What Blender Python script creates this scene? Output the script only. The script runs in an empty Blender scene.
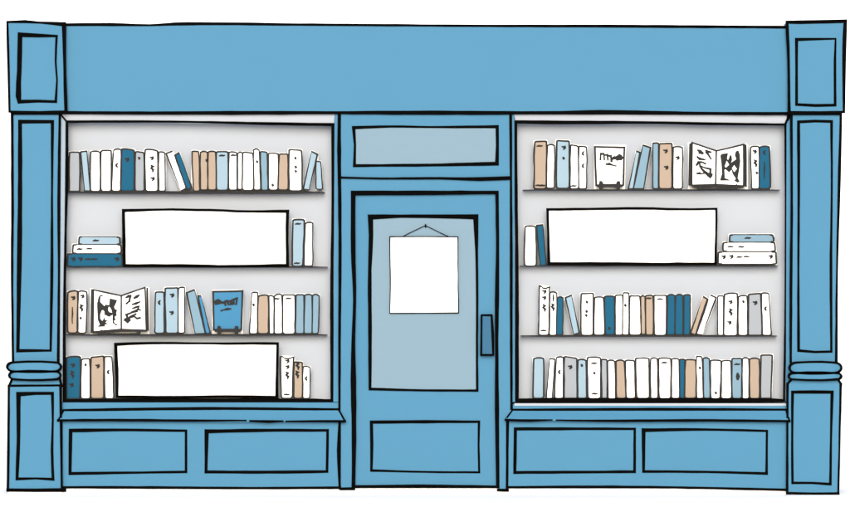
import bpy, math, random
R = random.Random(7)
sc = bpy.context.scene
COL = sc.collection
D = 25.0                    # camera distance to the shop front
S = 1.0/142.0               # metres per traced pixel on the front plane
CX, CY, GY = 425.0, 253.5, 494.6
ZC = (GY-CY)*S              # eye height above the pavement

def P(px, py, y):
    k = (D+y)/D
    return ((px-CX)*S*k, y, ZC+(CY-py)*S*k)

# ---------------------------------------------------------------- materials
def mat(name, col, rough=0.6, spec=0.15, mottle=0.0, scale=6.0):
    m = bpy.data.materials.new(name); m.use_nodes = True
    nt = m.node_tree; b = nt.nodes['Principled BSDF']
    b.inputs['Roughness'].default_value = rough
    b.inputs['Specular IOR Level'].default_value = spec
    c = (*col, 1)
    b.inputs['Base Color'].default_value = c
    if mottle > 0:
        tc = nt.nodes.new('ShaderNodeTexCoord')
        n = nt.nodes.new('ShaderNodeTexNoise'); n.inputs['Scale'].default_value = scale
        n.inputs['Detail'].default_value = 4
        mp = nt.nodes.new('ShaderNodeMapRange')
        mp.inputs['To Min'].default_value = 1-mottle; mp.inputs['To Max'].default_value = 1+mottle
        mx = nt.nodes.new('ShaderNodeVectorMath'); mx.operation = 'SCALE'
        mx.inputs[0].default_value = col
        nt.links.new(tc.outputs['Object'], n.inputs['Vector'])
        nt.links.new(n.outputs['Fac'], mp.inputs['Value'])
        nt.links.new(mp.outputs['Result'], mx.inputs['Scale'])
        nt.links.new(mx.outputs['Vector'], b.inputs['Base Color'])
    return m

K = 1.0
def lin(r, g, b, k=None):
    f = lambda v: ((v/255+0.055)/1.055)**2.4 if v > 10 else v/255/12.92
    k = k or K
    return tuple(min(0.88, f(v)/k*t) for v, t in zip((r, g, b), TINT))
TINT = (1/3.2, 1/2.89, 1/2.55)
M = {}
def build_mats():
    M.update(
        paint=mat('blue_paint', lin(101,171,204), .55, .1, .015, 3),
        black=mat('black_ink_paint', (.002,.002,.002), .9, 0.0),
        ink=mat('charcoal_ink', (.022,.022,.022), .9, 0.0),
        pane=mat('frosted_pane', lin(169,197,209), .45, .06),
        card=mat('grey_lining', lin(244,243,243), .8, .05),
        reveal=mat('pale_reveal', lin(245,243,243), .8, .05),
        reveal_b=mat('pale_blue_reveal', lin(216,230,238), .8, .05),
        paper=mat('white_paper', (.86,.86,.86), .8, .05),
        ground=mat('white_paving', (.88,.88,.88), .9, .0, .02, .8),
        handle=mat('slate_blue_paint', lin(82,137,168), .6, .05),
        white=mat('white_cloth', (.85,.85,.85), .7, .05),
        grey=mat('grey_cloth', lin(211,211,210), .7, .05),
        pale=mat('pale_blue_cloth', lin(203,227,236), .7, .05),
        dusty=mat('dusty_blue_cloth', lin(170,202,215), .7, .05),
        teal=mat('teal_cloth', lin(42,117,148), .7, .05),
        sky=mat('sky_blue_cloth', lin(95,169,208), .7, .05),
        tan=mat('tan_cloth', lin(231,200,170), .7, .05),
        gtop=mat('ground_white', (.88,.88,.88)),
    )

# ---------------------------------------------------------------- mesh helpers
class MB:
    def __init__(s): s.v = []; s.f = []
    def add(s, vs, fs):
        o = len(s.v); s.v += vs; s.f += [tuple(i+o for i in f) for f in fs]
    def prism(s, pts, y0, y1, shrink=0.0):
        """outline in traced pixels, front face at depth y0, straight back to y1"""
        a = [P(x, y, y0) for x, y in pts]
        b = [(x, y1, z) for x, _, z in a]
        n = len(pts)
        s.add(a+b, [tuple(range(n)), tuple(range(2*n-1, n-1, -1))] +
              [(i, i+n, (i+1) % n+n, (i+1) % n) for i in range(n)])
    def spine(s, pts, y0, y1, bulge):
        """like prism, with a front that swells forward as a rounded spine"""
        cx = sum(p[0] for p in pts)/len(pts); cy = sum(p[1] for p in pts)/len(pts)
        a = [P(x, y, y0) for x, y in pts]
        c = [P(cx+(x-cx)*.72, cy+(y-cy)*.93, y0-bulge) for x, y in pts]
        b = [(x, y1, z) for x, _, z in a]
        n = len(pts)
        s.add(c+a+b, [tuple(range(n))] +
              [(i, i+n, (i+1) % n+n, (i+1) % n) for i in range(n)] +
              [(i+n, i+2*n, (i+1) % n+2*n, (i+1) % n+n) for i in range(n)] +
              [tuple(range(3*n-1, 2*n-1, -1))])
    def solid(s, front, back):
        """loft between two outlines given as 3D points"""
        n = len(front)
        s.add(list(front)+list(back), [tuple(range(n)), tuple(range(2*n-1, n-1, -1))] +
              [(i, i+n, (i+1) % n+n, (i+1) % n) for i in range(n)])
    def ribbon(s, pts, w, y, t=.003, closed=False, wob=.08, step=12, ext=True, yfun=None):
        """hand-inked line: raised strip of uneven width. pts (x,y) or (x,y,w)"""
        src = [(p[0], p[1], p[2] if len(p) > 2 else w) for p in pts]
        n = len(src); out = []
        segs = n if closed else n-1
        for i in range(segs):
            a, b = src[i], src[(i+1) % n]
            L = math.hypot(b[0]-a[0], b[1]-a[1]); m = max(1, int(L/step))
            def tang(k, d):
                # tangent at a gently bending vertex; corners and ends keep the chord
                p, q0, q1 = src[k % n], src[(k-1) % n], src[(k+1) % n]
                if not closed and (k % n in (0, n-1)): return None
                u0 = (p[0]-q0[0], p[1]-q0[1]); u1 = (q1[0]-p[0], q1[1]-p[1])
                l0 = math.hypot(*u0) or 1e-6; l1 = math.hypot(*u1) or 1e-6
                if (u0[0]*u1[0]+u0[1]*u1[1])/(l0*l1) < .9: return None
                t = (u0[0]/l0+u1[0]/l1, u0[1]/l0+u1[1]/l1); l = math.hypot(*t)
                return (t[0]/l, t[1]/l)
            ch = ((b[0]-a[0])/(L or 1), (b[1]-a[1])/(L or 1))
            ta = tang(i, 1) or ch; tb = tang(i+1, 1) or ch
            for k in range(m):
                u = k/m
                ww = a[2]+(b[2]-a[2])*u
                h0, h1, h2, h3 = 2*u**3-3*u*u+1, u**3-2*u*u+u, -2*u**3+3*u*u, u**3-u*u
                x = a[0]*h0+ta[0]*L*h1+b[0]*h2+tb[0]*L*h3; yy = a[1]*h0+ta[1]*L*h1+b[1]*h2+tb[1]*L*h3
                if k > 0 and L > 0:
                    nx, ny = -(b[1]-a[1])/L, (b[0]-a[0])/L
                    d = R.uniform(-wob, wob); x += nx*d; yy += ny*d
                out.append((x, yy, ww*(1+R.uniform(-.07, .07))))
        if not closed: out.append(src[-1])
        n = len(out)
        if n < 2: return
        def dirn(a, b):
            L = math.hypot(b[0]-a[0], b[1]-a[1]) or 1e-6
            return ((b[0]-a[0])/L, (b[1]-a[1])/L)
        Lp, Rp = [], []
        for i in range(n):
            p = out[i]
            if closed:
                d0 = dirn(out[i-1], p); d1 = dirn(p, out[(i+1) % n])
            else:
                d0 = dirn(out[i-1], p) if i else dirn(p, out[1])
                d1 = dirn(p, out[i+1]) if i < n-1 else d0
            nx, ny = -(d0[1]+d1[1]), d0[0]+d1[0]
            L = math.hypot(nx, ny) or 1e-6
            nx, ny = nx/L, ny/L
            c = max(.55, nx*-d0[1]+ny*d0[0])
            h = p[2]/2/c
            x, yy = p[0], p[1]
            if not closed and ext:
                if i == 0: x -= d0[0]*p[2]*.45; yy -= d0[1]*p[2]*.45
                if i == n-1: x += d0[0]*p[2]*.45; yy += d0[1]*p[2]*.45
            Lp.append((x+nx*h, yy+ny*h)); Rp.append((x-nx*h, yy-ny*h))
        yf = yfun or (lambda x: y)
        A = [P(a, b, yf(a)) for a, b in Lp]; B = [P(a, b, yf(a)) for a, b in Rp]
        A2 = [(v[0], v[1]+t, v[2]) for v in A]; B2 = [(v[0], v[1]+t, v[2]) for v in B]
        fs = []
        for i in range(n if closed else n-1):
            j = (i+1) % n
            fs += [(i, j, j+n, i+n), (i+2*n, i+3*n, j+3*n, j+2*n), (i, i+2*n, j+2*n, j), (i+n, j+n, j+3*n, i+3*n)]
        if not closed:
            fs += [(0, n, 3*n, 2*n), (n-1, 3*n-1, 4*n-1, 2*n-1)]
        s.add(A+B+A2+B2, fs)
    def build(s, name, m, parent=None, origin=None):
        me = bpy.data.meshes.new(name)
        o = bpy.data.objects.new(name, me)
        ox = origin or (0, 0, 0)
        me.from_pydata([(v[0]-ox[0], v[1]-ox[1], v[2]-ox[2]) for v in s.v], [], s.f)
        me.update()
        import bmesh
        bm = bmesh.new(); bm.from_mesh(me)
        bmesh.ops.recalc_face_normals(bm, faces=bm.faces); bm.to_mesh(me); bm.free()
        me.materials.append(M[m] if isinstance(m, str) else m)
        COL.objects.link(o)
        if parent is not None:
            o.parent = parent
        o.location = ox
        if parent is not None:
            # children carry world coordinates relative to the thing's base
            pl = BASE.get(parent.name, (0, 0, 0))
            o.location = (ox[0]-pl[0], ox[1]-pl[1], ox[2]-pl[2])
        BASE[o.name] = ox
        return o
BASE = {}
def tag(o, label=None, cat=None, group=None, kind=None):
    if label: o['label'] = label
    if cat: o['category'] = cat
    if group: o['group'] = group
    if kind: o['kind'] = kind
    return o
def empty(name, loc):
    o = bpy.data.objects.new(name, None); COL.objects.link(o); o.location = loc; BASE[o.name] = tuple(loc)
    o.empty_display_size = .1
    return o
def one(name, m, parent, fn):
    b = MB(); fn(b); return b.build(name, m, parent)
def poly_part(name, m, parent, pts, y0, y1):
    b = MB(); b.prism(pts, y0, y1); return b.build(name, m, parent)
def edging(parent, lines, y, name='black_edging', m='black', t=.004):
    b = MB()
    for i, (pts, w, *c) in enumerate(lines):
        b.ribbon([(p[0], p[1], (p[2] if len(p) > 2 else w)*1.3) for p in pts], w, y-t-.0003*i, t, closed=bool(c and c[0]))
    return b.build(name, m, parent)

build_mats()

# ---------------------------------------------------------------- sky, ground
def setting():
    m = bpy.data.materials.new('white_sky'); m.use_nodes = True
    nt = m.node_tree; nt.nodes.clear()
    e = nt.nodes.new('ShaderNodeEmission'); o = nt.nodes.new('ShaderNodeOutputMaterial')
    e.inputs['Color'].default_value = (1, 1, 1, 1); e.inputs['Strength'].default_value = SKY_E
    nt.links.new(e.outputs[0], o.inputs['Surface'])
    b = MB(); n = 48; rad = 60; vs = []
    for i in range(n+1):
        a = math.pi*(i/n)
        for z in (-.5, 12, 45): vs.append((rad*math.cos(a), rad*math.sin(a)+1.0, z))
    fs = []
    for i in range(n):
        for k in range(2):
            fs.append((i*3+k, i*3+k+1, (i+1)*3+k+1, (i+1)*3+k))
    b.add(vs, fs)
    s = b.build('sky', m); s['kind'] = 'structure'
    g = MB(); N = 24
    vs = [(-400+800*i/N, -400+800*j/N, 0) for j in range(N+1) for i in range(N+1)]
    g.add(vs, [(j*(N+1)+i, j*(N+1)+i+1, (j+1)*(N+1)+i+1, (j+1)*(N+1)+i) for j in range(N) for i in range(N)])
    go = g.build('ground', 'ground'); go['kind'] = 'structure'
SKY_E = 1.0

# ---------------------------------------------------------------- the shop front
def shop():
    root = empty('bookshop_front', (0, .1, 0))
    tag(root, 'sky blue bookshop front with two windows full of books either side of a door', 'shop')
    A = lambda n, m, pts, y0, y1, par=root: poly_part(n, m, par, pts, y0, y1)
    # wall behind everything
    A('shop_wall', 'paint', [(14,30),(838,30),(838,489),(14,489)], .185, .6)
    A('base_slab', 'ground', [(61,488.5),(790,488.5),(790,494.6),(61,494.6)], .012, .18)
    # ---- fascia
    f = A('fascia_board', 'paint', [(63,25),(200,24.3),(400,24.6),(620,26),(789,27),(790,114),(600,113.6),(340,113),(64,112.6)], -.018, .184)
    edging(f, [([(62,24.6,2.2),(110,24.4,2.6),(150,25,1.6),(175,23.8,2.6),(300,24.4,2),(480,25.6,1.8),(620,26,2.4),(789,27,2.2)], 2),
               ([(64,112.4,2.2),(150,113,2.6),(230,112.8,3),(340,112.6,2.4),(420,112.6,3.2),(560,112.6,2.4),(600,112,3.4),(700,113.2,2.2),(790,113.6,2.6)], 2)], -.018)
    # ---- corner blocks
    def corner(pts, line, panel, foot):
        c = A('corner_block', 'paint', pts, -.045, .184)
        edging(c, [(line, 2, True)], -.045)
        edging(c, [(panel, 2, True)], -.045, 'panel_moulding')
        b = MB(); b.prism(foot, -.035, .18); b.build('block_foot', 'black', c)
    corner([(7,22),(64,24),(66,112),(9,111.5)], [(7.2,21.8,1.8),(25,21.4,2.4),(40,22.4,1.6),(64,24,3.2),(64.8,70,2.4),(66,112,2.6),(40,112,1.6),(9.4,111.6,1.8),(8.2,60,2)],
           [(20,34.6,3.6),(38,35.4,3),(56.6,36,1.8),(55.6,62,1.6),(57,80,1.4),(55.8,101.6,2),(38,101,2.4),(19.5,101.6,3),(18.4,96,4.2),(19.3,70,3.6)],
           [(9,111.5),(66,112),(61,114.6),(11.5,114.6)])
    corner([(787,22),(845.5,21),(843.8,111.8),(789.5,112.6)], [(787,22,2.6),(800,22,3),(845.4,21,2.8),(844.4,50,3.2),(844,112,1.8),(820,112.4,2),(789.2,112.6,2.4),(788.6,60,2)],
           [(796.6,39.4,2.4),(815,39,2),(835.6,38.7,1.2),(835,60,1.8),(835.2,105,2),(815,105.4,2.2),(796.6,104.4,2.2),(796.6,70,2)],
           [(789.5,112.4),(843.8,111.6),(841,115),(791,115)])
    # ---- pilasters
    def pilaster(pts, lines, panel, rings, neck, plinth, pl_line, pl_panel, cx):
        p = A('pilaster', 'paint', pts, -.02, .184)
        edging(p, lines, -.02)
        edging(p, [(panel, 2, True)], -.02, 'panel_moulding')
        for (x0, x1, y0, y1) in rings:
            h = (y1-y0)/2; cy = (y0+y1)/2; b = MB()
            # half-round collar
            prof = [(math.cos(t)*h, -math.sin(t)) for t in [math.pi*k/10 for k in range(11)]]
            outl = []
            n = 9
            for k in range(n): a = math.pi/2+math.pi*k/(n-1); outl.append((x0+h*1.3+math.cos(a)*h*1.3, cy-math.sin(a)*h))
            for k in range(n): a = -math.pi/2+math.pi*k/(n-1); outl.append((x1-h*1.3+math.cos(a)*h*1.3, cy-math.sin(a)*h))
            b.spine(outl, -.045, .184, .010)
            ro = b.build('ring_moulding', 'paint', p)
            edging(ro, [([(x, y, 1.75+.25*math.sin(k*.7)) for k, (x, y) in enumerate(outl)], 1.75, True)], -.046, t=.012)
        b = MB(); b.prism(neck, -.030, .183); no = b.build('plinth_neck', 'paint', p)
        edging(no, [([neck[i] for i in (0, 3)], 1.9), ([neck[i] for i in (1, 2)], 1.9)], -.030)
        q = A('plinth', 'paint', plinth, -.034, .184)
        edging(q, pl_line, -.034)
        edging(q, [(pl_panel, 2, True)], -.034, 'panel_moulding')
        A('plinth_footing', 'ground', [(plinth[3][0]+1, plinth[3][1]), (plinth[2][0]-1, plinth[2][1]), (plinth[2][0]-1, 494.62), (plinth[3][0]+1, 494.62)], -.030, .184)
    pilaster([(12,114),(60,114),(58.5,362.4),(12,362.4)],
             [([(12,114.6,2.2),(12.4,200,2.4),(12,280,2),(13,362,2)], 2), ([(59.8,114,1.8),(58.6,200,2.2),(58.8,270,1.6),(58,362,1.8)], 2)],
             [(20,121.6,3),(52.4,121.6,2.4),(52,190,1.6),(51.8,270,2.4),(50.6,350.6,1.8),(34,350.6,2.2),(17.8,350.8,2.6),(19.2,270,3.8),(20,190,3.4)],
             [(7,61,362.4,371.4),(9,60.6,371.6,379.4)],
             [(12,379.2),(60,379.2),(61.5,386),(9,386)],
             [(9,385.6),(61,385.6),(62.5,491.6),(7.6,491.6)],
             [([(9,385.8,1.8),(61,385.4,1.6)], 2), ([(8.8,386,1.8),(8.4,440,2),(7.8,490,2)], 2), ([(60.6,386,2.2),(61,440,1.6),(61.8,490,1.8)], 2), ([(7.8,490.2,2.8),(35,490.4,2.6),(64.5,490.2,3)], 2)],
             [(18.4,394.2,3.4),(35,393.4,2.6),(52.4,393.4,2.2),(52.8,420,1.6),(52,450,2),(53,479.4,2.2),(36,478.5,1.6),(17,479,2.4),(18.4,440,2.8)], 36)
    pilaster([(791,115),(841,115),(836,362.6),(790.5,362.6)],
             [([(791.4,115,2),(791.8,200,1.8),(791,290,2.2),(790.8,362,1.8)], 2), ([(841,115,2),(839.4,180,2.4),(837.2,270,1.6),(836.2,362,2)], 2)],
             [(798.6,121.8,2.4),(815,121,2.2),(831.6,121.4,2),(831.8,190,1.4),(831,270,2.2),(831.4,351.6,1.8),(815,352,2),(798.6,350.6,2.2),(798.4,270,1.6),(798.8,190,2)],
             [(789.6,841.6,362.6,373),(788.8,841.4,373.2,379.4)],
             [(792,379.2),(838,379.2),(841,384),(787.5,384)],
             [(787,383.6),(841,383.6),(838.4,494.4),(787,494.2)],
             [([(787.6,384,2),(787.4,440,1.6),(787.2,493.4,2)], 2), ([(840.8,384,2),(839.6,440,1.4),(838.4,493.4,1.6)], 2), ([(787.2,493.2,2),(815,493.8,1.8),(838.4,493.6,2)], 2)],
             [(792.6,392.2,2.4),(812,392,2.6),(832.2,392.2,2.4),(831,440,1.6),(830.4,484.2,2),(812,483,1.8),(792.6,483,2),(792.2,440,1.6)], 815)
    # ---- display windows
    def display(inner, reveals, frame, shelves, envs, jambs, extra):
        w = empty('display_window', P((inner[0][0]+inner[1][0])/2, inner[2][1], .012))
        wl = tuple(w.location)
        w.parent = root; w.location = (wl[0], wl[1]-.1, wl[2])
        x0 = min(p[0] for p in inner); x1 = max(p[0] for p in inner)
        y0 = min(p[1] for p in inner); y1 = max(p[1] for p in inner)
        # lining box: back, two cheeks, ceiling
        b = MB()
        b.prism([(x0-2, y0-2), (x1+2, y0-2), (x1+2, y1+2), (x0-2, y1+2)], .11, .184)
        b.build('back_panel', 'card', w)
        b = MB()
        b.prism([(x0-2.6, y0-.5), (x0-.2, y0-.5), (x0-.2, y1), (x0-2.6, y1)], .0185, .1095)
        b.prism([(x1+.2, y0-.5), (x1+2.6, y0-.5), (x1+2.6, y1), (x1+.2, y1)], .0185, .1095)
        b.prism([(x0-2.6, y0-3), (x1+2.6, y0-3), (x1+2.6, y0-.6), (x0-2.6, y0-.6)], .0185, .1095)
        b.build('lining', 'card', w)
        for (m, a, bb) in reveals:       # sloping reveal boards: outer edge at the wall face, inner edge set back
            b = MB()
            fr = [P(a[0][0], a[0][1], 0), P(a[1][0], a[1][1], 0), P(bb[1][0], bb[1][1], .012), P(bb[0][0], bb[0][1], .012)]
            b.solid(fr, [(v[0], v[1]+.012, v[2]) for v in fr])
            b.build('reveal_board', m, w)
        for pts in jambs:
            A('jamb', 'paint', pts, -.0012, .184, w)
        edging(w, [(frame, 3, True)], .0115, 'window_frame', t=.008)
        for e in extra:
            edging(w, [e], -.001, 'mitre_line')
        for (xa, xb, ys, th, m) in shelves:
            b = MB(); n = 16; up = []; dn = []
            for i in range(n+1):
                u = i/n; tp = min(1, u*8+.25, (1-u)*10+.25)
                up.append((xa+(xb-xa)*u, ys-th/2*tp+R.uniform(-.12, .12))); dn.append((xa+(xb-xa)*u, ys+th/2*tp+R.uniform(-.15, .15)))
            b.prism(up+dn[::-1], .024, .1095); b.build('shelf', m, w)
        for env in envs:
            b = MB(); b.prism(env, .1015, .109); b.build('backing_card', 'paper', w)
        return w
    display([(66,122),(333,125),(332,401),(64,401)],
            [('reveal', [(61,114.4),(334.7,114)], [(66.6,121.6),(333.6,125.4)]),
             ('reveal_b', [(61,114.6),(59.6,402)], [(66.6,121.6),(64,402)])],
            [(66.8,121.6,2),(130,121.4,1.8),(200,122,1.6),(260,123.4,2.2),(333,124.6,2.6),(332.8,200,2),(331.8,290,2.6),(332.4,401,3),(250,401.4,2.4),(150,401,2.6),(64.4,401,2.8),(64.2,330,2.2),(65.6,230,1.8),(66.8,170,2.6)],
            SHELVES['L'], ENV['L'], [[(334.6,113.4),(339.4,113.4),(339.4,402),(333.4,402)]],
            [([(60.6,114.2,1.2),(66.4,121.2,1.2)], 1.2)])
    display([(517,122.4),(785.4,124.4),(784,401),(517,401)],
            [('reveal', [(514,114.4),(787,115)], [(516,122.4),(785.4,124.4)])],
            [(515.6,121.8,2.6),(560,122.4,3),(640,122.4,2),(720,123.8,2.2),(785.4,124.4,1.6),(786,200,1.4),(785.6,300,1.6),(784,401,1.6),(700,401.4,3.4),(600,401.6,4),(516.6,400.6,3.4),(517,330,3),(516.6,230,2.4),(515.4,170,3.2)],
            SHELVES['R'], ENV['R'], [[(511,113.6),(514.2,113.6),(515,402),(511,402)], [(786.6,124),(791,117),(790.4,402),(786,402)]],
            [([(789.6,114.6,1.8),(785.8,123,1.6)], 1.2)])
    # ---- sills and stall risers
    def riser(strip, sill_top, sill_bot, body, bodyl, panels, sl):
        s0 = A('sill_rail', 'paint', strip, -.002, .184)
        edging(s0, [([(p[0], p[1], w) for p, w in zip(sill_top, (2, 2.4, 1.8))], 2)], -.004)
        b = MB()
        a0, a1 = sill_top[0], sill_top[-1]; c0, c1 = sill_bot[0], sill_bot[-1]
        fr = [P(a0[0], a0[1], -.004), P(a1[0], a1[1], -.004), P(c1[0], c1[1]-1, -.045), P(c0[0], c0[1]-1, -.045)]
        bk = [(v[0], .1, v[2]) for v in fr]
        b.solid(fr, bk)
        lo = [P(c0[0], c0[1]-1, -.045), P(c1[0], c1[1]-1, -.045), P(c1[0], c1[1]+1, -.045), P(c0[0], c0[1]+1, -.045)]
        si = b.build('window_sill', 'paint', root)
        b = MB(); b.solid(lo, [(v[0], .1, v[2]) for v in lo]); b.build('sill_nosing', 'paint', si)
        edging(si, [(q, 1.8) for q in sl], -.045)
        b = MB(); sq = lambda u, v: v
        for (p, q) in ((a0, c0), (a1, c1)):
            # inked end of the slope
            n = (q[0]-p[0], q[1]-p[1]); w = 1.0
            f4 = [P(p[0]-w, p[1], -.008), P(p[0]+w, p[1], -.008), P(q[0]+w, q[1], -.049), P(q[0]-w, q[1], -.049)]
            b.solid(f4, [(v[0], v[1]+.006, v[2]) for v in f4])
        b.build('sill_end', 'black', si)
        k = A('stall_riser', 'paint', body, -.01, .184)
        edging(k, bodyl, -.01)
        for pn in panels: edging(k, [(pn, 2, True)], -.01, 'panel_moulding')
    riser([(62,402.6),(339,402.6),(339,410),(62,410)], [(63.6,410.4),(200,408.6),(338.6,409.4)], [(58,420.6),(345,421.4)],
          [(61,421),(340.5,421),(340.5,488.4),(61,488.4)],
          [([(61.6,422,1.6),(61.6,488,1.8)], 2), ([(339.6,422,1.8),(338.4,450,2.4),(339.8,488,1.8)], 2), ([(62,487.4,1.8),(150,487.6,2.2),(250,488.2,1.8),(340,487.8,2)], 2)],
          [[(70.6,430.6,3),(128,430,2.2),(186,430.8,1.8),(186,472,2),(128,472.8,1.8),(70,473.6,2.4)],
           [(206.6,431.4,3.2),(268,430.4,2.4),(327.6,430.4,2),(327,471.6,2.2),(268,472.2,2.4),(206,472,2.2)]], [[(58,420.4,1.8),(120,420.2,2.2),(190,420.6,1.8),(246,420.6,1.2)], [(250,421,1.4),(268,421.6,2.2),(283,421.2,1.2)], [(286,421.4,1.2),(320,421.2,1.8),(345,421.4,2)]])
    riser([(513,404),(788,404),(788,410),(513,410)], [(512.6,410),(650,409.4),(786,409.8)], [(505.6,419.6),(789.6,421.2)],
          [(507,420.6),(788,420.6),(788,488.6),(507,488.6)],
          [([(508,421,1.8),(507.6,450,1.6),(507,488,2)], 2), ([(507,487.4,1.8),(600,487,2.2),(700,488,1.8),(788,490,2)], 2)],
          [[(515.4,429,2.6),(575,428.8,2.2),(634.8,429,1.8),(634.6,471.8,2.2),(575,472.2,2),(514.8,472.6,2.4)],
           [(643.6,430.2,3),(705,429.6,2),(767,431,1.6),(766.6,473.6,2),(705,472,1.8),(643.6,471.6,2.2)]], [[(505.6,420,1.8),(530,420.6,2),(552,420,1)], [(556.4,420.2,1),(600,420.8,1.8),(700,420.4,2),(789.6,421.2,1.8)]])
    A('sill_strip', 'reveal', [(514.5,403.4),(786,403.4),(786,405.8),(514.5,405.8)], -.005, -.0025)
    # ---- door surround
    ds = A('door_post', 'paint', [(338.8,113),(353.6,113),(354.6,489.6),(339.8,489.6)], -.0085, .184)
    edging(ds, [([(339.4,114,2.6),(339.2,150,3),(340,230,2.4),(339.6,330,2.2),(339.4,412,1.8)], 2.4), ([(341,489,2.2),(354,488.8,2.4)], 2), ([(339.9,421,1.6),(339.8,489,1.6)], 2)], -.0085)
    ds = A('door_post', 'paint', [(497,113),(511.6,113),(511.6,409),(507.6,421),(507.6,491),(498.4,491)], -.0085, .184)
    edging(ds, [([(510.6,114,2.2),(511,180,1.8),(511.2,270,2.4),(511.4,409,1.8)], 2.4), ([(498,490.2,2.2),(507.6,490.4,2.4)], 2), ([(507.2,421,1.8),(507,490,1.8)], 2)], -.0085)
    tw = A('transom_window', 'paint', [(348,113),(502,113),(502,191),(348,191)], -.008, .184)
    A('transom_pane', 'pane', [(354,128),(497,128),(497,164.4),(355,165)], -.0095, -.004, tw)
    edging(tw, [([(353.6,127.6,2.6),(390,126.4,1.8),(430,127,1.6),(497.2,126.6,2.4),(497.4,145,2.2),(497,163.6,3),(430,165,2.2),(380,165.4,2),(354.4,165.6,2.2),(355,145,1.8)], 2, True)], -.0095, 'panel_moulding')
    edging(tw, [([(340,177.4,1.6),(380,178.4,1.6),(440,178.2,1.8),(480,179,3),(509.6,178,3)], 2)], -.0165)
    # ---- the door
    d = A('shop_door', 'paint', [(352,191.2),(499,191.2),(500,487),(352,487)], .004, .15)
    edging(d, [([(353.4,487,2.8),(354,440,3.4),(353.4,380,4.4),(353.4,340,3),(354.6,300,2.4),(353.2,250,3.6),(353.2,193,3.6),(425,192.8,3.6),(497,192.4,2.6),(497.6,250,2.4),(497,300,3.2),(496.8,350,2.4),(497,410,3.2),(497.8,487,2.6)], 3),
               ([(354,486.4,1.8),(430,486,2.2),(498,486.8,1.8)], 2)], -.0115)
    A('door_glass', 'pane', [(370,216),(477,216),(477.4,391),(369.6,389)], .001, .008, d)
    edging(d, [([(370.4,217,4),(400,216.2,2.4),(440,216.4,3),(475.8,216.8,4),(476.6,250,2.2),(477.2,300,1.8),(477,350,1.8),(477.2,390.6,1.8),(425,390.4,1.6),(370,389,2.2),(370,330,3),(369.8,270,2.8),(371,235,3.6)], 3, True)], .0005, 'glazing_bead')
    edging(d, [([(371.4,422.2,2.4),(425,421.8,2.6),(479,421.8,1.8),(478.6,445,1.6),(479.2,472.4,1.6),(425,472,1.4),(371.4,470.6,1.8),(371.8,445,2.6)], 2, True)], .004, 'panel_moulding')
    h = A('door_handle', 'handle', [(481.6,315.4),(491.6,315.4),(493,355),(481.4,355)], -.035, .004, d)
    edging(h, [([(481.6,315.2,1.6),(491.6,315.2,1.6),(492.8,335,2.2),(493.2,355,1.6),(481.2,355,1.6),(481.4,335,1.4)], 1.6, True)], -.035)

# ---------------------------------------------------------------- books
NAMES = {'W': ('white', 'white'), 'G': ('grey', 'grey'), 'P': ('pale blue', 'pale'), 'D': ('dusty blue', 'dusty'),
         'T': ('deep teal', 'teal'), 'N': ('tan', 'tan'), 'S': ('sky blue', 'sky')}
def V(tl, tr, ytl, ytr, bl, br, yb, c, marks='', opt=''):
    return dict(q=[(tl, ytl), (tr, ytr), (br, yb), (bl, yb)], c=c, marks=marks, opt=opt)
def Q(a, b, c_, d, c, opt='', marks=''):
    return dict(q=[a, b, c_, d], c=c, marks=marks, opt=opt+'lean')
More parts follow.
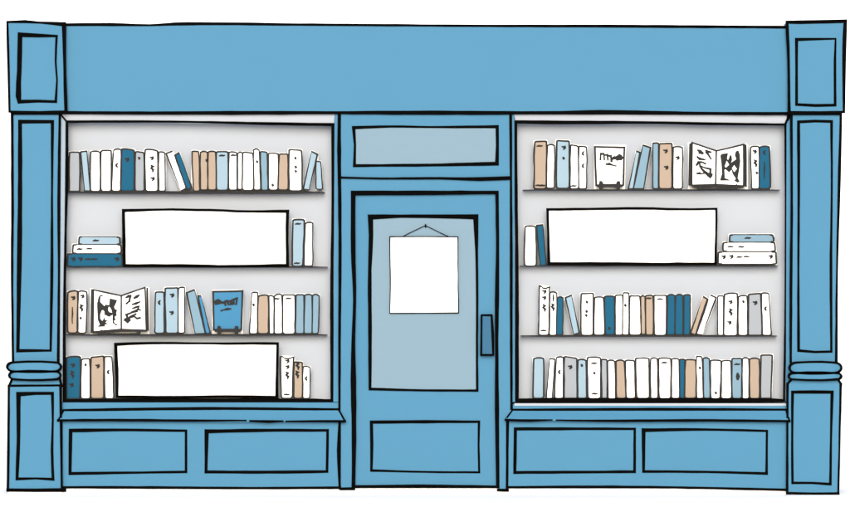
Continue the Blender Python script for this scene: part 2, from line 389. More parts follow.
# marks: kind,x,y;... in the same zoomed pixels
A_ = (60, 110, 5.636); B_ = (200, 110, 5.636); C0 = (60, 195, 5.636); C_ = (200, 195, 5.636)
L3a = (60, 275, 6.07); L3b = (200, 275, 6.07); L4a = (60, 335, 6.07); L4b = (200, 335, 6.07)
R1a = (510, 110, 5.636); R1b = (650, 110, 5.636); R2a = (510, 195, 5.636); R2b = (650, 195, 5.636)
R3a = (510, 275, 6.07); R3b = (650, 275, 6.07); R4a = (510, 340, 6.07); R4b = (650, 340, 6.07)
ROWS = {
 ('left', 'top'): [
  (A_, [V(52,112,238,238,52,110,458,'G'), V(117,150,236,232,140,170,456,'P','','lean'), V(172,227,234,236,173,226,458,'W'),
        V(230,290,230,228,232,288,458,'W'), V(302,345,224,222,292,340,457,'W','c,320,312'), V(346,420,218,226,342,418,457,'T','v,378,280'),
        V(424,474,234,240,424,474,457,'G','d,446,272'), V(478,552,222,230,482,552,458,'W','v,517,272;z,520,330;v,522,388'),
        V(558,590,236,240,558,592,456,'W'), Q((598,246),(630,233),(712,440),(686,455),'W'), Q((648,254),(670,240),(742,438),(718,450),'T'),
        V(744,782,232,234,754,786,457,'N')]),
  (B_, [V(2,42,236,236,4,42,450,'N','d,38,285'), V(46,88,234,234,46,90,450,'N'), V(90,160,236,236,92,158,452,'P','-,125,257'),
        V(164,208,236,240,164,208,450,'W','-,190,255'), V(214,238,242,240,214,236,446,'W'), V(240,300,238,244,238,302,452,'W'),
        V(302,332,222,224,306,340,450,'W','d,322,292'), V(340,378,234,238,348,382,452,'D'), V(384,442,244,246,388,438,450,'W','d,410,424'),
        V(446,496,248,248,440,496,450,'N'), V(500,574,224,228,502,576,455,'W','d,538,272;d,540,322;d,540,346'),
        Q((630,234),(662,250),(612,450),(582,446),'P'), V(654,680,290,292,656,690,446,'P')])],
 ('left', 'second'): [
  (C0, [V(42,350,332,332,42,350,402,'T','v,75,362;v,115,362;-,160,362;-,195,362;v,320,362','flat bottom'),
        V(72,345,281,281,72,345,328,'W','-,112,305;-,165,303','flat middle'), V(106,338,236,238,106,338,277,'P','-,203,257','flat top')]),
  (C_, [V(522,590,140,140,520,578,402,'P','-,553,163;-,547,385'), V(594,636,158,156,588,634,400,'W')])],
 ('left', 'third'): [
  (L3a, [V(46,108,104,96,48,104,352,'N','v,80,140;|,75,245'), V(112,164,98,102,110,156,352,'W','v,135,130;z,130,200;d,125,262'),
         V(578,632,104,104,576,632,354,'P','c,603,168'), V(636,718,80,78,642,718,354,'P','v,680,124;v,677,230'),
         V(720,756,78,76,720,754,352,'W'), Q((768,108),(815,90),(884,356),(822,358),'D')]),
  (L3b, [Q((-12,126),(4,128),(62,354),(40,356),'S'), V(314,350,108,106,302,346,356,'W','d,325,182'), V(352,416,128,122,350,416,356,'N'),
         V(420,446,126,130,424,446,356,'W'), V(452,496,124,118,452,500,356,'W','-,466,145'), V(500,578,122,122,502,576,358,'W','-,538,143'),
         V(582,632,120,120,580,630,356,'D'), V(636,680,120,120,632,680,356,'D'), V(684,724,120,124,682,716,356,'D')])],
 ('left', 'bottom'): [
  (L4a, [V(38,126,136,132,38,122,388,'T','v,78,185;z,75,240;v,70,305'), V(130,180,148,144,128,182,386,'W','d,155,182'),
         V(186,268,136,128,186,266,386,'N','v,228,190'), V(270,314,132,132,276,326,386,'W','c,293,225')]),
  (L4b, [V(490,568,132,136,494,560,384,'W','v,530,160;v,530,195;z,530,245;-,527,362','ears'), V(572,622,164,166,570,620,384,'N','z,593,188;z,590,240'),
         V(626,668,192,196,626,664,384,'W','c,645,265')])],
 ('right', 'top'): [
  (R1a, [V(138,208,178,176,134,204,444,'N','-,168,203;-,160,425;-,185,426'), V(212,250,198,198,208,248,440,'W'), V(262,336,172,176,262,334,442,'P','v,303,212;d,302,272'),
         V(342,384,196,204,340,386,444,'W','-,360,428'), V(388,432,204,208,388,430,444,'W','c,412,245;c,412,315'),
         Q((714,232),(732,240),(690,444),(668,444),'P'), Q((750,198),(793,212),(752,444),(694,444),'D')]),
  (R1b, [V(16,48,186,186,18,46,444,'D'), V(50,126,190,188,50,124,444,'N','v,88,232;v,92,325'), V(130,184,208,210,130,182,444,'W','v,155,270'),
         V(566,614,208,205,574,614,444,'W','v,590,235;z,595,300;d,602,355'), V(616,674,208,206,614,678,444,'T','c,645,240;|,645,340')])],
 ('right', 'second'): [
  (R2a, [V(84,146,176,178,82,148,400,'W'), Q((150,172),(184,168),(204,398),(172,398),'T')]),
  (R2b, [V(384,712,322,322,384,712,388,'W','v,415,350;v,458,348;-,505,350;-,545,348;v,680,348','flat bottom'), V(412,704,269,269,412,706,316,'W','-,455,292;-,515,293','flat middle'),
         V(448,694,225,225,448,698,264,'D','-,552,243','flat top')])],
 ('right', 'third'): [
  (R3a, [V(180,240,68,74,174,234,366,'W','v,208,102;v,207,140;z,208,200;-,205,338','ears'), V(244,284,104,108,240,280,366,'W','i,262,140;z,260,195'),
         V(286,322,138,136,282,318,364,'T'), Q((336,138),(372,124),(420,352),(390,362),'P'), V(430,508,114,112,432,504,366,'W','d,467,165;d,465,222;d,463,246'),
         V(512,568,136,136,510,574,364,'W'), V(572,636,130,130,580,634,364,'T','d,603,325'), V(640,684,124,122,640,682,364,'W'),
         V(688,722,108,110,684,718,364,'W','d,700,185'), V(726,790,128,128,724,796,364,'W'), V(794,818,130,130,800,820,360,'N'),
         V(822,868,126,124,826,868,364,'N','-,842,142')]),
  (R3b, [V(22,102,124,124,26,98,366,'W','-,62,147'), V(106,152,122,122,104,150,364,'T'), V(156,200,122,122,154,200,364,'T'), V(206,246,120,122,206,240,364,'T'),
         Q((326,132),(350,148),(268,362),(246,354),'N'), Q((372,124),(402,138),(312,364),(280,358),'W'), V(412,446,128,128,414,444,366,'W'),
         V(450,532,116,112,446,530,368,'W','v,488,165;z,490,225;v,482,290'), V(536,590,130,126,536,592,366,'W','d,567,163'),
         V(596,674,118,112,596,680,366,'G','v,638,170'), V(676,722,110,112,684,736,366,'W','c,702,205')])],
 ('right', 'bottom'): [
  (R4a, [V(142,206,112,110,140,204,354,'P'), V(242,272,114,118,222,254,354,'W','','lean'), V(282,324,106,104,272,322,354,'W','c,300,195'),
         V(328,408,100,112,328,408,354,'G','v,365,165'), V(412,462,120,122,412,464,354,'P','d,436,155'), V(468,552,106,108,474,550,356,'W','-,512,142;d,512,202;-,515,327'),
         V(556,588,118,120,560,588,354,'G'), V(592,636,126,128,598,640,358,'W'), V(642,694,126,126,648,704,354,'N'), V(700,756,124,126,708,760,354,'W'),
         V(760,846,112,112,770,846,354,'W','d,846,165')]),
  (R4b, [V(4,44,112,112,6,46,354,'W'), V(50,128,112,112,56,126,356,'W','-,88,138'), V(132,176,114,116,132,178,354,'W'), V(180,210,118,118,184,206,354,'T'),
         V(214,280,120,122,210,280,354,'N'), V(282,314,100,102,286,322,354,'W','d,303,170'), V(322,360,110,112,328,364,354,'D'), V(366,434,124,126,370,424,356,'W','d,400,322'),
         V(434,492,128,126,432,494,356,'W'), V(496,558,112,112,500,556,356,'D','-,530,148;0,532,222'), V(562,598,112,112,562,598,356,'W'),
         V(602,664,114,114,606,664,356,'N'), V(672,744,92,92,672,734,354,'G')])],
}
# shelves: x0, x1, y, thickness (traced pixels)
SHELVES = {
 'L': [(67,324.5,192.3,2.6,'ink'), (67,327.5,267.0,1.4,'ink'), (66,327,335,1.6,'ink'), (64.5,331.5,400.2,2.4,'black')],
 'R': [(523,780.5,189.9,1.2,'ink'), (520,778.5,266.0,1.4,'ink'), (521,777.5,336,1.7,'ink'), (517.5,783,399.8,3.4,'black')],
}
ENV = {'L': [], 'R': []}
EXTRA_ENV = {('left', 'third'): [[(91,289.5),(121,296.3),(121,333),(91,334)], [(121,296.3),(146,288),(148.5,288.5),(148.5,333),(121,333)], [(212.6,291),(242.6,291),(242,334),(213,334)]],
             ('right', 'top'): [[(594.6,146),(625,146),(624,189),(595,189)], [(689,143.4),(716,151),(716,189),(689,189)], [(716,151),(745,144.6),(747,145),(747,189),(716,189)]]}
for key, groups in ROWS.items():
    for (ox, oy, k), items in groups:
        for b in items:
            b['p'] = [(ox+x/k, oy+y/k) for x, y in b['q']]
            b['m'] = []
            for t in b['marks'].split(';'):
                if t:
                    kd, x, y = t.split(','); b['m'].append((kd, ox+float(x)/k, oy+float(y)/k))
# white card behind every row, following the tops of the books
def envelopes(key):
    shelf_i = ['top', 'second', 'third', 'bottom'].index(key[1])
    sh = SHELVES[key[0][0].upper()][shelf_i]
    polys = [b['p'] for g in ROWS[key] for b in g[1]]+EXTRA_ENV.get(key, [])
    xs0 = int(min(p[0] for q in polys for p in q))-2; xs1 = int(max(p[0] for q in polys for p in q))+3
    top = {}
    for i in range((xs1-xs0)*2+1):
        x = xs0+i/2; best = None
        for q in polys:
            for dx in (-1.0, -.5, 0, .5, 1.0):
                ys = []
                for a, c in zip(q, q[1:]+q[:1]):
                    if min(a[0], c[0]) <= x+dx <= max(a[0], c[0]) and abs(a[0]-c[0]) > 1e-6:
                        ys.append(a[1]+(c[1]-a[1])*(x+dx-a[0])/(c[0]-a[0]))
                if ys:
                    v = (min(ys)-1.15+abs(dx)*.4, max(ys)+1.2)
                    best = v if best is None else (min(v[0], best[0]), max(v[1], best[1]))
        top[x] = best
    run = []; out = []
    def flush():
        if len(run) > 3:
            base = sh[2]-sh[3]/2-.1
            c = [(x, min(y0, base-1), min(y1, base)) for x, y0, y1 in run if x > sh[0]+.5]; out.append([(x, a) for x, a, _ in c]+[(x, d) for x, _, d in c[::-1]])
        run.clear()
    for x in sorted(top):
        if top[x] is None or top[x][0] > sh[2]-4: flush()
        else: run.append((x, *top[x]))
    flush()
    return out
for key in ROWS: ENV[key[0][0].upper()] += envelopes(key)

def strokes(kind, x, y, sc_=1.0):
    r = R
    if kind == 'd': return [[(x-.3, y-.7, 1.3), (x+.3, y+.1, 1.7), (x, y+.9, .9)]]
    if kind == 'c': return [[(x+.7, y-1.9, .9), (x-.5, y-.7, 1.4), (x-.3, y+.7, 1.7), (x+.6, y+1.8, .8)]]
    if kind == 'v': return [[(x-1.8, y-1.0, .8), (x-.5, y-.6, 1.3), (x+1.1, y-1.2, 1.2), (x+1.4, y, 1.4), (x+.5, y+1.1, 1.3), (x-.6, y+1.7, .6)]]
    if kind == 'z': return [[(x-1.2, y-3.4, .8), (x+.7, y-2.2, 1.7), (x-1, y-.4, 1.4), (x+.9, y+1.2, 1.8), (x+.5, y+3.4, .9)]]
    if kind == '-': return [[(x-2.8, y+.2, .8), (x-.6, y-.3, 1.4), (x+1, y+.1, 1.2), (x+2.6, y-.3, .7)]]
    if kind == '|': return [[(x, y-8, .7), (x+.2, y-2, 1.2), (x-.2, y+3, .9), (x, y+8, .7)]]
    if kind == 'i': return [[(x, y-3, .9), (x+.2, y, 1.3), (x-.1, y+3, .8)]]
    if kind == '0': return [[(x, y-3, 1.2), (x+.3, y, 3), (x, y+3, 1.2)]]
    return []

DESC = {'d': 'dot', 'c': 'comma', 'v': 'tick', 'z': 'squiggle', '-': 'dash', '|': 'vertical line', '0': 'oval', 'i': 'short line'}
CNT = {1: 'one', 2: 'two', 3: 'three', 4: 'four', 5: 'five'}
def mark_text(b):
    ks = []
    for t in b['m']:
        if t[0] not in ks: ks.append(t[0])
    if not ks: return None
    if b['opt'] == 'ears': return None
    if len(ks) == 1:
        n = len(b['m']); w = DESC[ks[0]]
        if n == 1:
            return 'one %s' % w
        return CNT[n]+' '+(w+'es' if w == 'dash' else w+'s')
    return CNT[len(b['m'])]+' different marks'
def lean_of(b):
    q = b['p']
    if 'lean' not in b['opt']: return None
    dx = (q[0][0]+q[1][0]-q[2][0]-q[3][0])/2
    return 'left' if dx < 0 else 'right'
ORD = ['first', 'second', 'third', 'fourth', 'fifth', 'sixth', 'seventh', 'eighth', 'ninth', 'tenth', 'eleventh', 'twelfth', 'thirteenth',
       'fourteenth', 'fifteenth', 'sixteenth', 'seventeenth', 'eighteenth', 'nineteenth', 'twentieth', 'twenty-first', 'twenty-second',
       'twenty-third', 'twenty-fourth', 'twenty-fifth']
def make_labels():
    for key, groups in ROWS.items():
        bs = sorted([b for g in groups for b in g[1]], key=lambda b: sum(p[0] for p in b['p']))
        up = [b for b in bs if 'flat' not in b['opt']]
        place = "on the %s window's %s shelf" % key
        info = {}
        for i, b in enumerate(up):
            info[id(b)] = dict(col=NAMES[b['c']][0], mk=mark_text(b), ln=lean_of(b), ears=b['opt'] == 'ears',
                               l=NAMES[up[i-1]['c']][0] if i else None, r=NAMES[up[i+1]['c']][0] if i+1 < len(up) else None)
        def uniq(b, keys):
            me = info[id(b)]
            return not any(o is not b and all(info[id(o)][k] == me[k] for k in keys) for o in up)
        for b in bs:
            if 'flat' in b['opt']:
                pos = b['opt'].split()[1]
                b['label'] = '%s book lying flat, %s of three %s' % (NAMES[b['c']][0], pos, place)
                continue
            me = info[id(b)]; c = me['col']; i = up.index(b)
            side = ''
            if me['l'] and me['r']: side = '%s at left, %s at right' % (me['l'], me['r'])
            lean = ' leaning %s' % me['ln'] if me['ln'] else ''
            head = '%s book%s' % (c, lean)
            if me['ears']: b['label'] = 'tall white book with two pointed top corners, '+place; continue
            if uniq(b, ['col']): b['label'] = 'only %s book%s%s %s' % (c, lean, ' marked with '+me['mk'] if me['mk'] else '', place)
            elif me['ln'] and uniq(b, ['col', 'ln']): b['label'] = '%s, %s' % (head, place)
            elif me['mk'] and uniq(b, ['col', 'mk']): b['label'] = '%s marked with %s, %s' % (head, me['mk'], place)
            elif i == 0: b['label'] = '%s at the far left end, %s' % (head, place)
            elif i == len(up)-1: b['label'] = '%s at the far right end, %s' % (head, place)
            elif not me['mk'] and side and uniq(b, ['col', 'mk', 'l', 'r']): b['label'] = '%s%s, %s, %s' % ('' if me['ln'] else 'plain ', head, side, place.replace('on the ', ''))
            elif me['mk'] and side and uniq(b, ['col', 'l', 'r']): b['label'] = '%s, %s, %s' % (head, side, place.replace('on the ', ''))
            else: b['label'] = '%s%s book, %s standing from the left %s' % ('' if me['mk'] else 'plain ', c, ORD[i], place)
make_labels()

def outline(b):
    """uneven rounded outline of a spine from its four traced corners"""
    tl, tr, br, bl = b['p']; flat = 'flat' in b['opt']; lean = 'lean' in b['opt']; pts = []
    lerp = lambda a, c, u: (a[0]+(c[0]-a[0])*u, a[1]+(c[1]-a[1])*u)
    W = math.hypot(tr[0]-tl[0], tr[1]-tl[1]); H = math.hypot(bl[0]-tl[0], bl[1]-tl[1])
    cr = min(1.4, W*.16) if not lean else .35
    cb = min(2.2, W*.2) if not lean else .35
    if flat: cr = cb = 1.3
    if b['c'] == 'G' and not lean and W > 9: cb = .5
    up = R.uniform(-.1, .45) if not (lean or flat or b['c'] == 'G') else 0
    # top edge
    if b['opt'] == 'ears':
        pts += [tl, lerp(tl, tr, .12), (lerp(tl, tr, .3)[0], tl[1]+2.0), (lerp(tl, tr, .65)[0], tl[1]+2.2), (lerp(tl, tr, .9)[0], tr[1]+.3), tr]
    else:
        e = cr/max(W, .1)
        pts += [lerp(tl, tr, e*.3), lerp(tl, tr, e)]
        pts[0] = (pts[0][0], pts[0][1]+cr*.35)
        for u in (.35, .65): q = lerp(tl, tr, u); pts.append((q[0], q[1]-up))
        pts += [lerp(tl, tr, 1-e), lerp(tl, tr, 1-e*.3)]
        pts[-1] = (pts[-1][0], pts[-1][1]+cr*.35)
    j = .28 if not lean else .06
    for u in ((.3, .55, .8) if not flat else (.5,)): q = lerp(tr, br, u); pts.append((q[0]+R.uniform(-j, j), q[1]))
    e = min(.4, cb/max(W, .1)); q = lerp(tr, br, 1-cb*.8/H)
    pts += [q, lerp(br, bl, e*.25), lerp(br, bl, e), lerp(br, bl, .5), lerp(br, bl, 1-e), lerp(br, bl, 1-e*.25), lerp(tl, bl, 1-cb*.8/H)]
    pts[-6] = (pts[-6][0], pts[-6][1]-cb*.25); pts[-2] = (pts[-2][0], pts[-2][1]-cb*.25)
    for u in ((.8, .55, .3) if not flat else (.5,)): q = lerp(tl, bl, u); pts.append((q[0]+R.uniform(-j, j), q[1]))
    return pts

def make_book(b, key, idx):
    f = .035+R.uniform(0, .006)
    tl, tr, br, bl = b['p']; m = NAMES[b['c']][1]
    cxp = (bl[0]+br[0])/2
    base = P(cxp, max(bl[1], br[1]), f+.04)
    pts = outline(b); depth = R.uniform(.052, .058)
    mb = MB(); mb.spine(pts, f, f+.010, .0025)
    lerp = lambda a, c, u: (a[0]+(c[0]-a[0])*u, a[1]+(c[1]-a[1])*u)
    W = math.hypot(tr[0]-tl[0], tr[1]-tl[1]); H = math.hypot(bl[0]-tl[0], bl[1]-tl[1])
    if 'flat' in b['opt']:
        u = min(.25, .9/H); i0, i1 = .02, .98
        boards = [[lerp(tl, tr, .01), lerp(tl, tr, .99), lerp(lerp(tl, tr, .99), lerp(bl, br, .99), u), lerp(lerp(tl, tr, .01), lerp(bl, br, .01), u)],
                  [lerp(lerp(tl, tr, .01), lerp(bl, br, .01), 1-u), lerp(lerp(tl, tr, .99), lerp(bl, br, .99), 1-u), lerp(bl, br, .99), lerp(bl, br, .01)]]
        g = lambda a, c: lerp(lerp(tl, tr, a), lerp(bl, br, a), c)
        blk = [g(.025, u+.01), g(.975, u+.01), g(.975, .99-u), g(.025, .99-u)]
    else:
        u = min(.2, .7/W); v = .9/H
        g = lambda a, c: lerp(lerp(tl, tr, a), lerp(bl, br, a), c)
        boards = [[g(.02, .02), g(u, .02), g(u, .985), g(.02, .985)], [g(1-u, .02), g(.98, .02), g(.98, .985), g(1-u, .985)]]
        blk = [g(u+.01, .02+v), g(.99-u, .02+v), g(.99-u, .985-v), g(u+.01, .985-v)]
    for q in boards: mb.prism(q, f+.0101, f+depth)
    o = mb.build('book', m, None, base)
    tag(o, b['label'], 'book', 'books on the %s shelf of the %s window' % (key[1], key[0]))
    pg = MB(); pg.prism(blk, f+.0102, f+depth-.003); pg.build('page_block', 'paper', o)
    e = MB(); e.ribbon([(x, y) for x, y in pts], 1.8, f-.0012, .0035, closed=True, wob=.1, step=6); e.build('dark_edging', 'ink', o)
    if b['m']:
        for (kd, x, y) in b['m']:
            t = MB()
            for st in strokes(kd, x, y): t.ribbon([(p[0], p[1], p[2]*1.4) for p in st], 1.2, f-.0042, .002, wob=.12, step=3)
            t.build('title_mark', 'ink', o)
    return o

def books():
    for key, groups in ROWS.items():
        i = 0
        for g in groups:
            for b in g[1]:
                make_book(b, key, i); i += 1

# ---------------------------------------------------------------- face-out and open books, stands
def face_out(pts, m, label, title, stand_label, ybase, dark):
    f = .034; base = P(sum(p[0] for p in pts)/len(pts), ybase, f+.02)
    b = MB(); b.prism(pts, f, f+.004); b.prism(pts, f+.030, f+.034)
    (x0, y0), (x1, y1) = pts[0], pts[1]
    b.prism([(x0+.2, y0+.4), (x0+1, y0+.4), (pts[-1][0]+1, pts[-1][1]-.3), (pts[-1][0]+.2, pts[-1][1]-.3)], f+.0041, f+.0299)
    o = b.build('book', m, None, base); tag(o, label, 'book', 'books shown face out on stands')
    p = MB(); p.prism([(x0+1.2, y0+.9), (x1-.8, y1+.9), (x1-.8, pts[2][1]-.9), (x0+1.2, pts[-1][1]-.9)], f+.0042, f+.0298); p.build('page_block', 'paper', o)
    e = MB(); e.ribbon(pts, 1.9, f-.002, .003, closed=True, wob=.15, step=8); e.build('dark_edging', 'ink', o)
    t = MB(); n = 0
    for st in title:
        t.ribbon([(p[0], p[1], p[2]*1.2) for p in st], 1.2, f-.003-.0002*n, .0025, wob=.12, step=3); n += 1
    t.build('title_mark', 'ink', o)
    # easel: two hooked feet and a bar
    xa = x0+(x1-x0)*.2; xb = x0+(x1-x0)*.8; s = MB()
    y = ybase
    s.prism([(xa-1.4,y),(xa+1.6,y),(xa+2.2,y-1.6),(xa+4,y-2.4),(xb-4,y-2.4),(xb-2.2,y-1.6),(xb-1.6,y),(xb+1.4,y),(xb+1.8,y-2),(xb+4.2,y-2.2),(xb+4,y-4),(xb+2,y-4.6),(xb+1.5,y-8),(xb-1.4,y-8.2),(xb-2.4,y-5.4),
             (xa+2.4,y-5.4),(xa+1.4,y-8),(xa-1.2,y-8.4),(xa-2,y-4.6),(xa-4.2,y-4.2),(xa-4.4,y-2.4),(xa-1.8,y-2)], f-.012, f-.0036)
    s.prism([(xa-1,y),(xa+1.2,y),(xa+1.2,y-1.6),(xa-1,y-1.6)], f-.0035, f+.055)
    s.prism([(xb-1.2,y),(xb+1,y),(xb+1,y-1.6),(xb-1.2,y-1.6)], f-.0035, f+.055)
    so = s.build('book_stand', 'ink', None, base); tag(so, stand_label, 'stand', 'book stands on the shelves')

def open_book(outL, spine_t, spine_b, outR, cover, label, picture, text, stand_label, ybase, side, patches):
    """outL/outR: (top, bottom) of the outer page edges; pages fall back to the spine"""
    yo, ys = .032, .060
    base = P(spine_b[0], ybase, ys)
    o = empty('open_book', base); tag(o, label, 'book', 'books lying open on stands')
    def page(oe):
        fr = [P(*oe[0], yo), P(*spine_t, ys), P(*spine_b, ys), P(*oe[1], yo)]
        return fr, [(v[0], v[1]+.012, v[2]) for v in fr]
    for oe in (outL, outR):
        b = MB(); b.solid(*page(oe)); pg = b.build('page', 'paper', o)
        xo, xs = oe[0][0], spine_t[0]
        yf = lambda x, xo=xo, xs=xs: yo+(ys-yo)*min(1, max(0, (x-xo)/(xs-xo)))-.0035
        e = MB(); e.ribbon([oe[0], spine_t, spine_b, oe[1]], 1.6, 0, .003, closed=True, wob=.1, step=10, yfun=yf)
        e.build('dark_edging', 'ink', pg)
        is_pic = (oe is outL) == (side == 'L')
        t = MB(); n = 0
        if is_pic:
            for poly in picture:
                fr = [P(x, y, yf(x)-.0006-.0004*n) for x, y in poly]; n += 1
                t.solid(fr, [(v[0], v[1]+.0025, v[2]) for v in fr])
            t.build('page_picture', 'ink', pg)
            t = MB()
            for poly in patches:
                fr = [P(x, y, yf(x)-.0014) for x, y in poly]; t.solid(fr, [(v[0], v[1]+.0006, v[2]) for v in fr])
            t.build('picture_patch', 'paper', pg)  # white patches that belong to the printed picture
        else:
            for st in text:
                t.ribbon([(p[0], p[1], p[2]*1.3) for p in st], 1.1, 0, .0025, wob=.12, step=3, yfun=lambda x, n=n: yf(x)-.0005-.0003*n); n += 1
            t.build('page_text', 'ink', pg)
    for q in cover:
        pts, y0 = q; b = MB(); b.prism(pts, y0, y0+.006); b.build('cover', 'ink', o)
    # low stand
    xa, xb = outL[1][0], outR[1][0]; y = ybase; m = (xa+xb)/2; s = MB()
    s.prism([(xa+5,y),(xb-6,y),(xb-5.6,y-3.4),(xb-7,y-5.4),(xb-9.4,y-3.4),(xb-9.8,y-1.1),(xa+11,y-1.1),(xa+10.4,y-2.8),(xa+8.6,y-4.8),(xa+6.6,y-3.2)], .016, .026)
    s.prism([(xa+6,y),(xb-7,y),(xb-7,y-1),(xa+6,y-1)], .0261, .09)
    so = s.build('book_stand', 'ink', None, base); tag(so, stand_label, 'stand', 'book stands on the shelves')

def specials():
    tr = lambda o, pts: [(o[0]+x/o[2], o[1]+y/o[2]) for x, y in pts]
    def tl(o, strokes_): return [[(o[0]+p[0]/o[2], o[1]+p[1]/o[2], p[2]) for p in st] for st in strokes_]
    # blue face-out book, left window third shelf
    face_out(tr(L3b, [(79,101),(258,97),(253,200),(250,334),(84,334),(82,200)])[0:2]+tr(L3b, [(251,333),(83,333)]), 'sky', 'sky blue book facing out, dark scribbled title, on a stand in the left window',
             tl((208,286,10.15), [[(84,166,3.6),(104,158,4.6),(122,164,2.6)],[(104,142,1.4),(122,156,1.8),(150,172,1.8),(172,160,2),(178,196,1.4)],[(150,165,1.2),(196,152,2),(208,188,1.5)],[(200,160,1.4),(232,150,1.8),(228,186,1.6)],
                     [(238,146,1.4),(250,182,2)],[(246,142,1.4),(272,134,1.8),(296,124,1.6)],[(294,126,1.4),(286,186,1.4)],[(262,140,1),(264,180,1.6)], [(135,250,1.4),(160,242,1),(196,234,2.2),(232,232,1)]]),
             'dark stand holding the blue face-out book in the left window', 334.2, 0)
    face_out(tr(R1a, [(479,207),(645,211),(638,424),(486,424)]), 'white', 'white book facing out, dark scribbled title, on a stand in the right window',
             tl((590,142,10.15), [[(108,116,1.4),(106,178,1.6)],[(108,120,1.8),(138,120,2)],[(140,120,1.4),(146,178,1.4)],[(146,132,1.4),(176,130,2)],[(174,130,1.4),(182,182,1.4)],[(182,138,1.6),(212,142,2)],[(212,140,1.4),(218,194,2)],
                     [(216,182,1.4),(236,160,2),(250,150,1.4)],[(236,168,2),(270,162,2.4)],[(278,162,3.6),(300,152,4.6),(318,162,3)],[(296,128,1.4),(312,140,2)], [(164,224,1.2),(196,222,2.2),(230,234,1.2),(264,243,1.2)]]),
             'dark stand holding the white face-out book in the right window', 189.1, 0)
    # open books
    open_book(tr(L3a, [(203,90),(200,346)]), tr(L3a, [(372,126)])[0], tr(L3a, [(372,330)])[0], tr(L3a, [(516,76),(524,336)]),
              [(tr(L3a, [(188,84),(206,88),(202,352),(184,356)]), .027), (tr(L3a, [(524,74),(534,78),(540,340),(527,336)]), .030), (tr(L3a, [(200,346),(372,330),(526,336),(532,344),(372,344),(200,356)]), .0285)],
              'open book with dark picture on its left page, left window third shelf',
              [tr((88,285,9.75), [(88,180),(104,112),(125,96),(150,106),(215,130),(285,148),(272,180),(255,215),(265,235),(285,245),(275,275),(282,295),(262,310),(268,345),(250,350),(262,375),(290,385),(275,398),(240,370),(238,330),(240,290),(205,312),(165,290),(165,340),(190,345),(170,365),(200,378),(165,385),(165,405),(95,408),(115,385),(95,340),(90,250)])],
              tl((88,285,9.75), [[(372,122,1.4),(396,108,2.2),(416,106,1.6)],[(412,106,1.6),(404,158,1.6)],[(374,182,1.4),(404,156,1.4)],[(450,128,1.4),(474,114,2.4),(500,98,1)],[(430,190,1),(466,180,2),(506,164,1)],[(436,228,1.2),(478,212,1.8),(500,206,1),(482,238,1.4),(512,246,1)],
                      [(424,262,.9),(486,240,1.6)],[(372,290,1.8),(430,268,1.2),(478,256,1.4)],[(378,288,1.6),(384,330,1.6)],[(364,338,2.4),(386,352,3.2),(404,340,2)],[(388,330,2),(420,306,1.8),(466,284,1.4)],[(408,318,1.4),(450,308,1),(478,326,1.6),(508,320,1.4)]]),
              'dark low stand under the open book in the left window', 334.3, 'L', [tr((88,285,9.75), p) for p in ([(122,112),(160,114),(212,134),(205,195),(170,190),(160,205),(120,165)],[(145,245),(158,260),(162,310),(140,350),(122,330),(120,290),(135,250)],[(205,210),(225,235),(235,270),(205,262),(195,235)])])
    open_book(tr(R1b, [(238,184),(236,424)]), tr(R1b, [(374,230)])[0], tr(R1b, [(370,420)])[0], tr(R1b, [(528,194),(528,428)]),
              [(tr(R1b, [(221,190),(236,182),(233,428),(216,424)]), .030), (tr(R1b, [(530,190),(545,196),(546,434),(530,430)]), .027), (tr(R1b, [(234,428),(370,422),(528,428),(528,440),(370,438),(250,440)]), .0285)],
              'open book with dark picture on its right page, right window top shelf',
              [tr((686,138,9.75), [(335,168),(350,154),(412,145),(400,200),(410,215),(430,165),(445,170),(450,215),(440,240),(490,205),(475,165),(485,130),(510,118),(525,160),(530,230),(520,300),(505,390),(525,425),(500,435),(472,415),(485,395),(455,350),(445,310),(420,335),(385,305),(375,310),(380,390),(445,415),(330,415),(350,350),(345,250)])],
              tl((686,138,9.75), [[(114,118,1),(138,128,2.4),(164,150,1.4)],[(128,144,1.4),(160,148,2)],[(194,122,1.4),(216,134,2),(246,138,1)],[(202,140,2),(222,168,1.6),(246,206,1)],[(110,182,1.2),(132,202,2),(186,212,1)],[(104,264,1.4),(122,236,2),(158,234,1.2),(190,250,1.4)],
                      [(130,240,1),(140,280,1.6)],[(134,270,1.2),(180,288,1.2),(240,302,1.6)],[(240,300,1.4),(236,340,1.8)],[(150,296,1.4),(196,340,2),(236,372,3)],[(170,322,1.4),(214,352,2.4)],[(106,346,1),(130,342,2),(146,348,1)],[(144,350,.9),(200,336,1.4)],[(214,362,2),(252,354,1.6)]]),
              'dark low stand under the open book in the right window', 189.2, 'R', [tr((686,138,9.75), p) for p in ([(397,222),(420,260),(390,287),(378,277)],[(470,265),(495,300),(470,332),(448,295)])])

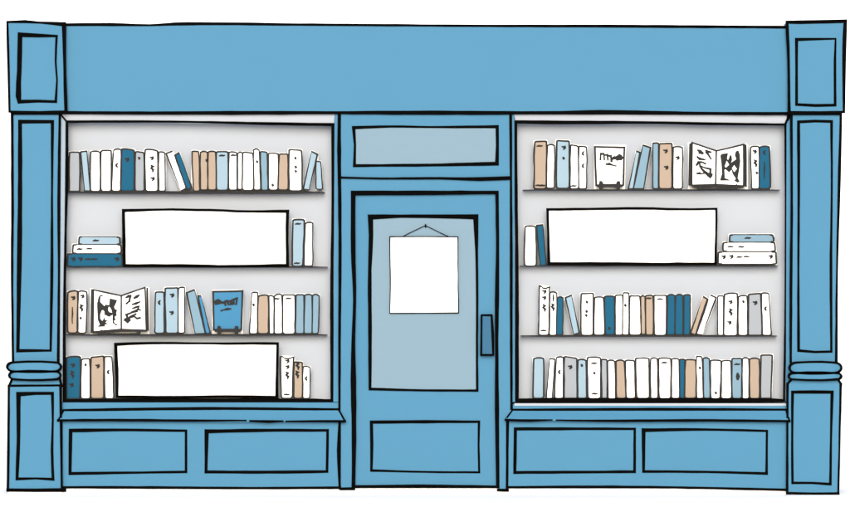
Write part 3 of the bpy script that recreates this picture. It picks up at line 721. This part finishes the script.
# ---------------------------------------------------------------- blank boards and the door sign
def boards():
    spec = [('board_a', [(123.4,210.4,2.6),(160,209.6,2),(210,210,2.2),(250,211.4,2),(287.6,211.2,2.8),(287,240,2.6),(287.4,265.4,2.8),(230,266.2,2.4),(180,265.6,2.8),(124.4,265.4,2.6),(124,240,3)],
             'long blank white board in a black frame beside the three stacked books, left window'),
            ('board_b', [(115.6,344.4,3),(150,343.2,2.2),(200,343.4,1.8),(277.6,343.6,2.4),(277,370,2),(276.8,397.6,3),(240,396.6,2.2),(180,397.2,2.4),(117,396.8,2.4),(116.8,370,3)],
             'long blank white board in a black frame on the left window bottom shelf'),
            ('board_c', [(547.6,209.4,2.2),(600,208.8,2.2),(640,208.4,2.4),(680,209.2,2),(716.4,208.8,2),(716.2,235,1.8),(715.6,263.8,2.2),(640,264,2.8),(590,263.6,3),(549,263.6,2.8),(548.4,235,2)],
             'long blank white board in a black frame on the right window second shelf')]
    bases = (266.2, 398.9, 265.1)
    for (nm, fr, lab), yb in zip(spec, bases):
        xs = [p[0] for p in fr]; f = .029
        base = P(sum(xs)/len(xs), yb, f+.02)
        o = empty('display_board', base); tag(o, lab, 'board', 'blank boards on the display shelves')
        b = MB(); b.prism([(p[0], p[1]) for p in fr], f, f+.018); b.build('panel', 'paper', o)
        b = MB(); b.ribbon([(p[0], p[1], p[2]*1.15) for p in fr], 2.4, f-.010, .014, closed=True, wob=.2); b.build('frame', 'black', o)
        b = MB()
        for u in (.2, .8):
            x = min(xs)+(max(xs)-min(xs))*u
            b.prism([(x-3, yb-1.6), (x+3, yb-1.6), (x+3, yb), (x-3, yb)], f+.005, f+.08)
        b.build('foot', 'black', o)
    base = P(425, 225, -.012)
    o = empty('hanging_sign', base); tag(o, 'blank white square sign hanging by a cord on the door glass', 'sign')
    pts = [(390,236.8),(457.8,237),(458.2,313),(390,313.2)]
    b = MB(); b.prism(pts, -.012, -.006); b.build('sign_panel', 'paper', o)
    b = MB(); b.ribbon([(390,236.8,1.2),(425,236.6,1),(457.8,237,1.1),(458,275,.8),(458.4,312.8,1.2),(425,313,.9),(390,313.2,1),(390.4,275,1.1)], 1, -.0145, .003, closed=True, wob=.15); b.build('dark_edging', 'black', o)
    b = MB(); b.ribbon([(402.4,236.8),(414,230.8),(425.4,225.4),(436,230.6),(448.8,236.6)], .75, -.012, .004, wob=.2, step=6)
    b.build('cord', 'black', o)
    b = MB(); b.prism([(424.9,224),(426.1,224),(426.2,227.6),(425,227.6)], -.013, .001); b.build('nail', 'black', o)

SKY_E = 1.15
setting(); shop(); books(); specials(); boards()

# ---------------------------------------------------------------- light, camera, view
EL = math.radians(21)
w = bpy.data.worlds.new('World'); sc.world = w; w.use_nodes = True
nt = w.node_tree; bg = nt.nodes['Background']
sk = nt.nodes.new('ShaderNodeTexSky'); sk.sky_type = 'NISHITA'; sk.sun_disc = False
sk.sun_elevation = EL; sk.sun_rotation = math.radians(180); sk.air_density = 1.0; sk.dust_density = 2.5; sk.ozone_density = 1.0
nt.links.new(sk.outputs['Color'], bg.inputs['Color']); bg.inputs['Strength'].default_value = .12
sl = bpy.data.lights.new('sun', 'SUN'); sl.energy = 1.5; sl.angle = math.radians(40); sl.color = (1, .965, .92)
so = bpy.data.objects.new('sun', sl); COL.objects.link(so); so.rotation_euler = (math.radians(90)-EL, 0, 0); so.location = (0, -10, 8)
cd = bpy.data.cameras.new('camera'); co = bpy.data.objects.new('camera', cd); COL.objects.link(co)
co.location = (0, -D, ZC); co.rotation_euler = (math.radians(90), 0, 0)
cd.sensor_width = 36; cd.lens = 36*D/(850*S); cd.clip_end = 1000
sc.camera = co
vs = sc.view_settings; vs.view_transform = 'Standard'; vs.look = 'None'; vs.gamma = 1; vs.use_curve_mapping = False
vs.exposure = 1.07
sc.cycles.max_bounces = 6
